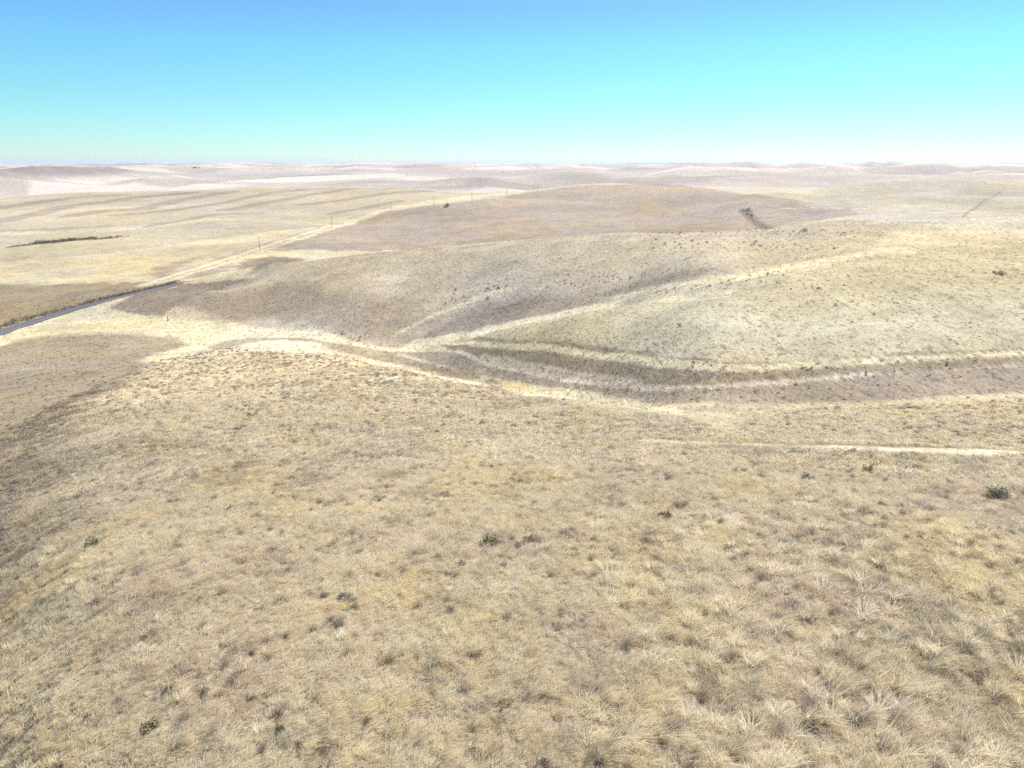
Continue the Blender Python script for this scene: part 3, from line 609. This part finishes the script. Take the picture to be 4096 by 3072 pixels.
# small bushes dotted over the far slopes
def small_bush_meshes(m, tag_):
    return [mesh('bush_' + tag_, *foliage(1.0, .62, 90, .17, 300 + k, 12)[:2], m) for k in range(4)]
SB = {'dark': small_bush_meshes(M_DARK, 'dark'), 'red': small_bush_meshes(M_RED, 'red'), 'sage': small_bush_meshes(M_SAGE, 'sage')}
def dots(poly, n, spx, label, group, kinds=('dark',), name='small_bush', seed=0, jit=.35, skip=0):
    r_ = random.Random(seed)
    for k in range(n):
        # along a line of frame points with some spread
        i = r_.random() * (len(poly) - 1); a = poly[int(i)]; b = poly[int(i) + 1]; f = i - int(i)
        sp = a[2] + (b[2] - a[2]) * f
        px = a[0] + (b[0] - a[0]) * f + r_.gauss(0, sp * 1.2); py = a[1] + (b[1] - a[1]) * f + r_.gauss(0, sp * .5)
        p = ground_at(px, py, skip); d = (p - camo.location).length; s = spx * d / F * math.exp(r_.gauss(-.15, jit))
        s = min(max(s, .35), 3.5)
        o = link(name, SB[r_.choice(kinds)][r_.randrange(4)]); o.location = p - Vector((0, 0, .04)); o.rotation_euler = (0, 0, r_.uniform(0, 6.28)); o.scale = (s, s * r_.uniform(.8, 1.2), s * r_.uniform(.75, 1.1))
        tag(o, label, 'bush', group)
dots([(480, 288, 8), (540, 282, 9), (600, 279, 9), (650, 274, 8)], 60, 2.0, 'small dark bush among many dotted over the middle hill face', 'bushes dotted over the middle hill', ('dark', 'dark', 'red'), seed=1)
dots([(440, 306, 5), (470, 297, 6), (500, 288, 5)], 26, 2.3, 'small russet brown bush around the head of the little pale swale', 'bushes round the little swale', ('dark', 'red'), seed=2)
dots([(728, 233, 4), (770, 233, 4), (820, 232, 4), (885, 233, 4)], 56, 1.9, 'small dark bush in the scatter along the middle hill brow', 'bushes along the middle hill brow', ('dark', 'sage'), seed=3)
dots([(655, 246, 6), (700, 244, 6), (780, 247, 6), (830, 250, 5)], 42, 2.2, 'small dark bush on the slope just below the middle hill brow', 'bushes below the middle hill brow', ('dark', 'sage'), seed=4)
dots([(652, 293, 2.5), (690, 288, 2.5), (735, 283, 3), (790, 272, 3)], 30, 2.3, 'dark bush between the two bright pale swales', 'bushes between the pale swales', ('dark', 'dark', 'sage'), seed=5)
dots([(757, 284, 3), (800, 288, 4), (825, 286, 4)], 14, 2.6, 'small bush on the straw slope below the upper pale swale', 'bushes below the upper swale', ('dark', 'sage'), seed=6)
dots([(995, 273, 3), (1005, 275, 3)], 7, 3.2, 'russet bush in the small cluster near the right edge slope', 'bush cluster at the right edge', ('red',), seed=7)
dots([(850, 300, 12), (930, 310, 14), (1000, 320, 14)], 22, 2.4, 'lone small dark bush widely spaced on the right hand slope', 'bushes spaced over the right slope', ('dark',), seed=8)
dots([(806, 367, 2), (870, 374, 2), (935, 366, 2), (1000, 353, 2)], 13, 2.6, 'dark bush growing on the upper cut bank at right', 'bushes on the right cut bank', ('dark', 'red'), seed=9)
dots([(745, 210, 1.5), (752, 217, 1.5), (766, 228, 1.5)], 30, 1.7, 'dark bush packed into the steep gully on the far hill', 'bushes in the steep gully', ('dark',), seed=10)
dots([(335, 332, 3), (350, 338, 3), (362, 341, 2.5)], 18, 2.0, 'dark bush at the dark foot of the middle hill by the pale grass', 'bushes at the middle hill foot', ('dark',), seed=11)
dots([(640, 236, 2), (670, 234, 2), (720, 233, 2)], 12, 2.2, 'tiny dark bush on the left part of the middle hill brow', 'bushes on the left brow', ('dark',), seed=12)
dots([(820, 352, 8), (700, 330, 12), (620, 330, 10)], 8, 1.6, 'tiny grey bush on the smooth straw slope above the banks', 'bushes on the smooth slope', ('sage',), seed=13)
dots([(690, 363, 1.5), (715, 367, 1.5), (745, 369, 1.2)], 8, 2.2, 'low dark bush beside the pale track across the cut bank', 'bushes beside the bank track', ('dark',), seed=14)

# rough brush: one uncountable strip each
def brush(name, label, spots, m, leaf=.16):
    V = []; Fc = []
    P = [foliage(1, .7, 26, leaf, 500 + k, 7)[:2] for k in range(6)]; r_ = random.Random(len(spots))
    for (x, y, s) in spots:
        v, f = P[r_.randrange(6)]; a = r_.uniform(0, 6.28); ca, sa = math.cos(a), math.sin(a); z = float(height(x, y)); o = len(V)
        V += [(x + s * (q[0] * ca - q[1] * sa), y + s * (q[0] * sa + q[1] * ca), z + s * q[2] - .05) for q in v]; Fc += [tuple(i + o for i in g_) for g_ in f]
    o = link(name, mesh(name, V, Fc, m)); o['kind'] = 'stuff'; o['label'] = label; return o
sp = []
for i in range(0, len(RX)):
    for k in range(9):
        u = random.uniform(3.9, 7.2); sp.append((RX[i] + RNX[i] * u + random.uniform(-1.5, 1.5), RY[i] + RNY[i] * u + random.uniform(-1.5, 1.5), random.uniform(1.3, 2.6)))
    if random.random() < .5 + .5 * (i > len(RX) * .55):
        u = -random.uniform(3.8, 5.2); sp.append((RX[i] + RNX[i] * u, RY[i] + RNY[i] * u, random.uniform(.4, .9)))
        u = -random.uniform(3.8, 5.2); sp.append((RX[i] + RNX[i] * u + random.uniform(-1, 1), RY[i] + RNY[i] * u, random.uniform(.4, .9)))
brush('roadside_brush', 'dark brush on the verges of the gravel road', sp, M_DARK)
def strip(pts, n, wid, smin, smax):
    W = places(pts, 6); d = np.concatenate([[0], np.cumsum(np.hypot(*np.diff(W, axis=0).T))]); out = []
    for k in range(n):
        s = random.uniform(0, d[-1]); out.append((float(np.interp(s, d, W[:, 0])) + random.gauss(0, wid), float(np.interp(s, d, W[:, 1])) + random.gauss(0, wid), random.uniform(smin, smax)))
    return out
brush('scarp_shade_brush', 'added brush standing for the shaded scarp across the left field', [q for q in strip([(10, 247), (40, 243.5), (75, 240.5), (125, 236.8)], 260, 2.4, .8, 2.2) + strip([(34, 243.5), (75, 240), (118, 237.2)], 330, 2.4, 1.4, 3.4) if vnoise(np.array(q[0] / 11.0), np.array(q[1] / 11.0), 77) > -.75], leaf_mat('scarp_shade_leaf', (.115, .088, .066), (.30, .235, .165)))  # brush added to carry the dark of a shaded scarp
brush('bank_brush', 'pale rough growth along the foot of the cut bank', strip([(483, 357), (515, 364), (554, 372), (594, 378), (641, 384), (680, 387)], 420, .9, .3, .65), leaf_mat('bleached_weeds', (.34, .28, .19), (.62, .52, .37), .4))
brush('far_trees', 'dark far tree line on the horizon at left', strip([(92, 164.6), (130, 164.2), (172, 164.4)], 260, 40, 8, 14), M_DARK)

# ---------------------------------------------------------------- prominent clumps of seeding grass in the near sward
M_SEED = leaf_mat('seeding_grass', (.62, .50, .32), (.92, .82, .58), .6); M_BASE_SHADE = leaf_mat('base_shade_leaves', (.20, .15, .095), (.52, .41, .26), .55)  # base leaves coloured dark for the shadow at each clump's foot
def clump_meshes():
    out = []
    for k in range(5):
        head = blades(30, .12, .8, 1.2, .034, .6, (.85 + .1 * k, .15), 5, .75, 400 + k); base = blades(60, .16, .3, .6, .016, .9, (-.15, .1), 4, .9, 420 + k)
        out.append((mesh('stalks', *head, M_SEED), mesh('leaves', *base, M_BASE_SHADE)))
    return out
CM = clump_meshes()
def seed_clump(px, py, s, label, group):
    p = ground_at(px, py); k = random.randrange(5)
    e = link('bunchgrass_clump', None); e.location = p; e.rotation_euler = (0, 0, random.uniform(-.7, .7)); s *= 1.1; e.scale = (s, s, s); tag(e, label, 'grass clump', group)
    link('stalks', CM[k][0], e); link('leaves', CM[k][1], e)
LBL = {'r': ('pale arching bunchgrass clump, %s from the left in the lower right grass', 'arching clumps in the lower right'),
       'c': ('wind swept bunchgrass clump, %s from the left in the bottom centre grass', 'swept clumps in the bottom centre'),
       'l': ('straggling bunchgrass clump, %s from the left in the lower left grass', 'straggling clumps in the lower left')}
def ordn(k): return '%d%s' % (k, 'th' if 10 < k % 100 < 14 else {1: 'st', 2: 'nd', 3: 'rd'}.get(k % 10, 'th'))
for key, lst in (
        ('r', [(786, 635, .9), (838, 655, .9), (847, 661, .8), (858, 669, .8), (815, 642, .6), (927, 672, .9), (940, 664, .9), (978, 672, .8), (990, 595, .9), (1000, 603, .7), (985, 638, .8), (938, 636, .6), (835, 692, .9), (870, 689, .8), (893, 695, 1.0), (808, 723, 1.1), (753, 685, .6), (756, 699, .7), (735, 657, .5), (770, 660, .5), (733, 757, .9), (905, 732, .9), (992, 700, .9), (1010, 720, .9), (880, 752, 1.0), (805, 755, .7), (960, 740, .9), (700, 610, .5), (740, 608, .5)]),
        ('c', [(388, 663, .9), (430, 670, .9), (437, 660, .8), (469, 656, .6), (526, 657, .6), (527, 701, .8), (545, 698, .6), (605, 703, .7), (640, 704, .7), (632, 726, .7), (620, 708, .6), (610, 748, 1.0), (660, 742, .9), (472, 748, .6), (417, 748, .7), (540, 762, .8), (600, 762, .9), (440, 760, .8), (470, 730, .6), (345, 655, .6), (517, 641, .5), (560, 664, .5)]),
        ('l', [(252, 653, .6), (268, 658, .7), (170, 687, .8), (205, 690, .7), (280, 727, .8), (315, 700, .6), (175, 750, .8), (35, 755, .8), (60, 765, .8), (300, 745, .7), (120, 700, .5), (250, 700, .6)]),
        ):
    for k, (px, py, s) in enumerate(sorted(lst)):
        seed_clump(px, py, s, LBL[key][0] % ordn(k + 1), LBL[key][1])

# ---------------------------------------------------------------- utility poles
M_POLE = flat_mat('weathered_pole', (.19, .16, .13), .25, 4); M_INS = flat_mat('porcelain', (.55, .53, .5), .1, 4, .3)
pole_m = mesh('pole', *tube([(0, 0, -1), (0, 0, 4), (0, 0, 10)], [.19, .16, .12], 9), M_POLE, True)
arm_m = mesh('crossarm', *box(0, 0, 9.45, 2.4, .12, .14), M_POLE)
brace_m = mesh('brace', *join([tube([(-.7, .08, 9.4), (0, .1, 8.7)], [.025, .025], 5), tube([(.7, .08, 9.4), (0, .1, 8.7)], [.025, .025], 5)]), M_POLE)
ins_m = mesh('insulator', *tube([(0, 0, 9.52), (0, 0, 9.62), (0, 0, 9.66), (0, 0, 9.74)], [.03, .03, .07, .05], 8), M_INS)
mound_m = None
PL = [(260, 251, 'utility pole nearest the road, lowest of the pole line'), (332, 227.5, 'utility pole second from the road on the pale track'),
      (391, 210.5, 'utility pole third from the road, where the track tops the brow'), (434, 205, 'faint utility pole just left of the lone round bush'),
      (472, 201.5, 'thin utility pole just right of the lone round bush'), (507, 197, 'dark utility pole standing clearest against the pale brow'), (538, 191.5, 'faintest utility pole at the far right end of the line')]
prev = None
for k, (px, py, lab) in enumerate(PL):
    p = ground_at(px, py); e = link('utility_pole', None); e.location = p; e.rotation_euler = (random.uniform(-.012, .012), random.uniform(-.012, .012), math.radians(-35)); tag(e, 'wooden ' + lab, 'utility pole', 'utility poles along the track')
    link('pole', pole_m, e); a = link('crossarm', arm_m, e); link('brace', brace_m, e)
    for xx in (-1.05, -.45, 1.05):
        i_ = link('insulator', ins_m, a); i_.location = (xx, 0, 0)

# ---------------------------------------------------------------- sign, fence post, dead saplings, far farm
M_SIGN = flat_mat('orange_sign', (.80, .27, .05), .06, 4, .5); M_POST = flat_mat('pale_post', (.62, .58, .50), .1, 6)
p = ground_at(52.0, 314.6); e = link('road_sign', None); e.location = p + Vector((0, 0, .2)); e.rotation_euler = (0, 0, .3); tag(e, 'small orange diamond road sign on a pale post beside the gravel road', 'road sign')
link('post', mesh('post', *box(0, .05, .55, .14, .1, 1.7), M_POST), e)
s_ = .52; sv = [(0, -.02, 1.25 - s_), (s_, -.02, 1.25), (0, -.02, 1.25 + s_), (-s_, -.02, 1.25), (0, .0, 1.25 - s_), (s_, .0, 1.25), (0, .0, 1.25 + s_), (-s_, .0, 1.25)]
link('sign_panel', mesh('sign_panel', sv, [(0, 1, 2, 3), (7, 6, 5, 4), (0, 4, 5, 1), (1, 5, 6, 2), (2, 6, 7, 3), (3, 7, 4, 0)], M_SIGN), e)
M_WOOD = flat_mat('grey_wood', (.16, .12, .09), .3, 6)
p = ground_at(168, 320.4); e = link('fence_post', None); e.location = p; tag(e, 'dark weathered wooden post with a knob top in the pale grass', 'post')
link('post', mesh('post', *tube([(0, 0, -.3), (.02, 0, .7), (-.03, 0, 1.25)], [.2, .19, .15], 8), M_WOOD), e)
link('cap', mesh('cap', *tube([(-.05, 0, 1.25), (-.06, 0, 1.4), (-.01, 0, 1.62), (.02, 0, 1.8)], [.09, .17, .16, .05], 8), M_WOOD), e)
link('footing', mesh('footing', *join([tube([(-.45, 0, -.05), (-.2, 0, .14), (.15, .05, .12), (.5, 0, -.05)], [.12, .16, .15, .1], 6)]), M_WOOD), e)
p = ground_at(182, 322.5); e = link('dead_sapling', None); e.location = p; tag(e, 'two thin leaning dead stems right of the dark weathered post', 'dead sapling')
for dx, tx_, h_ in ((-.35, -.25, 1.6), (.1, .35, 2.0)):
    link('stem', mesh('stem', *tube([(dx, 0, -.2), (dx + tx_ * .4, 0, h_ * .5), (dx + tx_, 0, h_)], [.07, .06, .035], 6), M_STEM), e)
link('branch', mesh('branch', *join([tube([(.4, 0, 1.7), (.1, .1, 2.1)], [.035, .015], 5), tube([(.43, 0, 1.85), (.75, 0, 2.2)], [.03, .012], 5), tube([(.3, 0, 1.3), (-.2, 0, 1.75)], [.03, .012], 5)]), M_STEM), e)
# far farm on a brow: a shed and shelter trees
def far_farm():
    p = ground_at(195, 168.2)
    d = math.hypot(p.x, p.y); s = d / 5000.0
    e = link('farm_shed', None); e.location = p; e.rotation_euler = (0, 0, .2); e.scale = (s * .7,) * 3; tag(e, 'tiny dark farm shed on a far brow under the horizon at left', 'shed')
    link('wall', mesh('wall', *box(0, 0, 3, 22, 12, 6), flat_mat('shed_wall', (.16, .15, .15), .1, .4)), e)
    rv = [(-11.6, -6.6, 5.9), (11.6, -6.6, 5.9), (11.6, 6.6, 5.9), (-11.6, 6.6, 5.9), (-11.6, 0, 10), (11.6, 0, 10)]
    link('roof', mesh('roof', rv, [(0, 1, 5, 4), (2, 3, 4, 5), (0, 4, 3), (1, 2, 5), (0, 3, 2, 1)], flat_mat('shed_roof', (.12, .12, .13), .1, .4)), e)
    for k, dx in enumerate((-17, 14, 25)):
        t = link('shelter_tree', None); t.location = p + Vector((dx * s, 6 * s, 0)); t.location.z = float(height(t.location.x, t.location.y)); t.scale = (s * .7,) * 3
        tag(t, ['tiny dark tree left of the far farm shed', 'tiny dark tree just right of the far farm shed', 'outermost tiny dark tree right of the far farm shed'][k], 'tree', 'trees at the far farm')
        V, Fc, T = foliage(15, 12, 160, 2.2, 700 + k, 12)
        link('crown', mesh('crown', [v + Vector((0, 0, 2)) for v in V], Fc, M_DARK), t); link('trunk', mesh('trunk', *tube([(0, 0, -1), (0, 0, 7)], [.5, .3], 6), M_STEM), t)
far_farm()

# ---------------------------------------------------------------- air
def haze():
    m = bpy.data.materials.new('air'); m.use_nodes = True; n = m.node_tree; n.nodes.clear()
    o = n.nodes.new('ShaderNodeOutputMaterial'); v = n.nodes.new('ShaderNodeVolumePrincipled')
    v.inputs['Color'].default_value = (.93, .93, 1.0, 1); v.inputs['Density'].default_value = 0.000065; v.inputs['Anisotropy'].default_value = 0.2
    n.links.new(v.outputs[0], o.inputs['Volume'])
    zl = float(GZ.min()) - 1; zt = max(float(GZ.max()) + 17, CZ + 6); R = 18200
    h = link('haze', mesh('haze', *box(0, 0, (zl + zt) / 2, 2 * R, 2 * R, zt - zl), m)); h['kind'] = 'stuff'; h['label'] = 'pale dry air over the far hills'
haze()
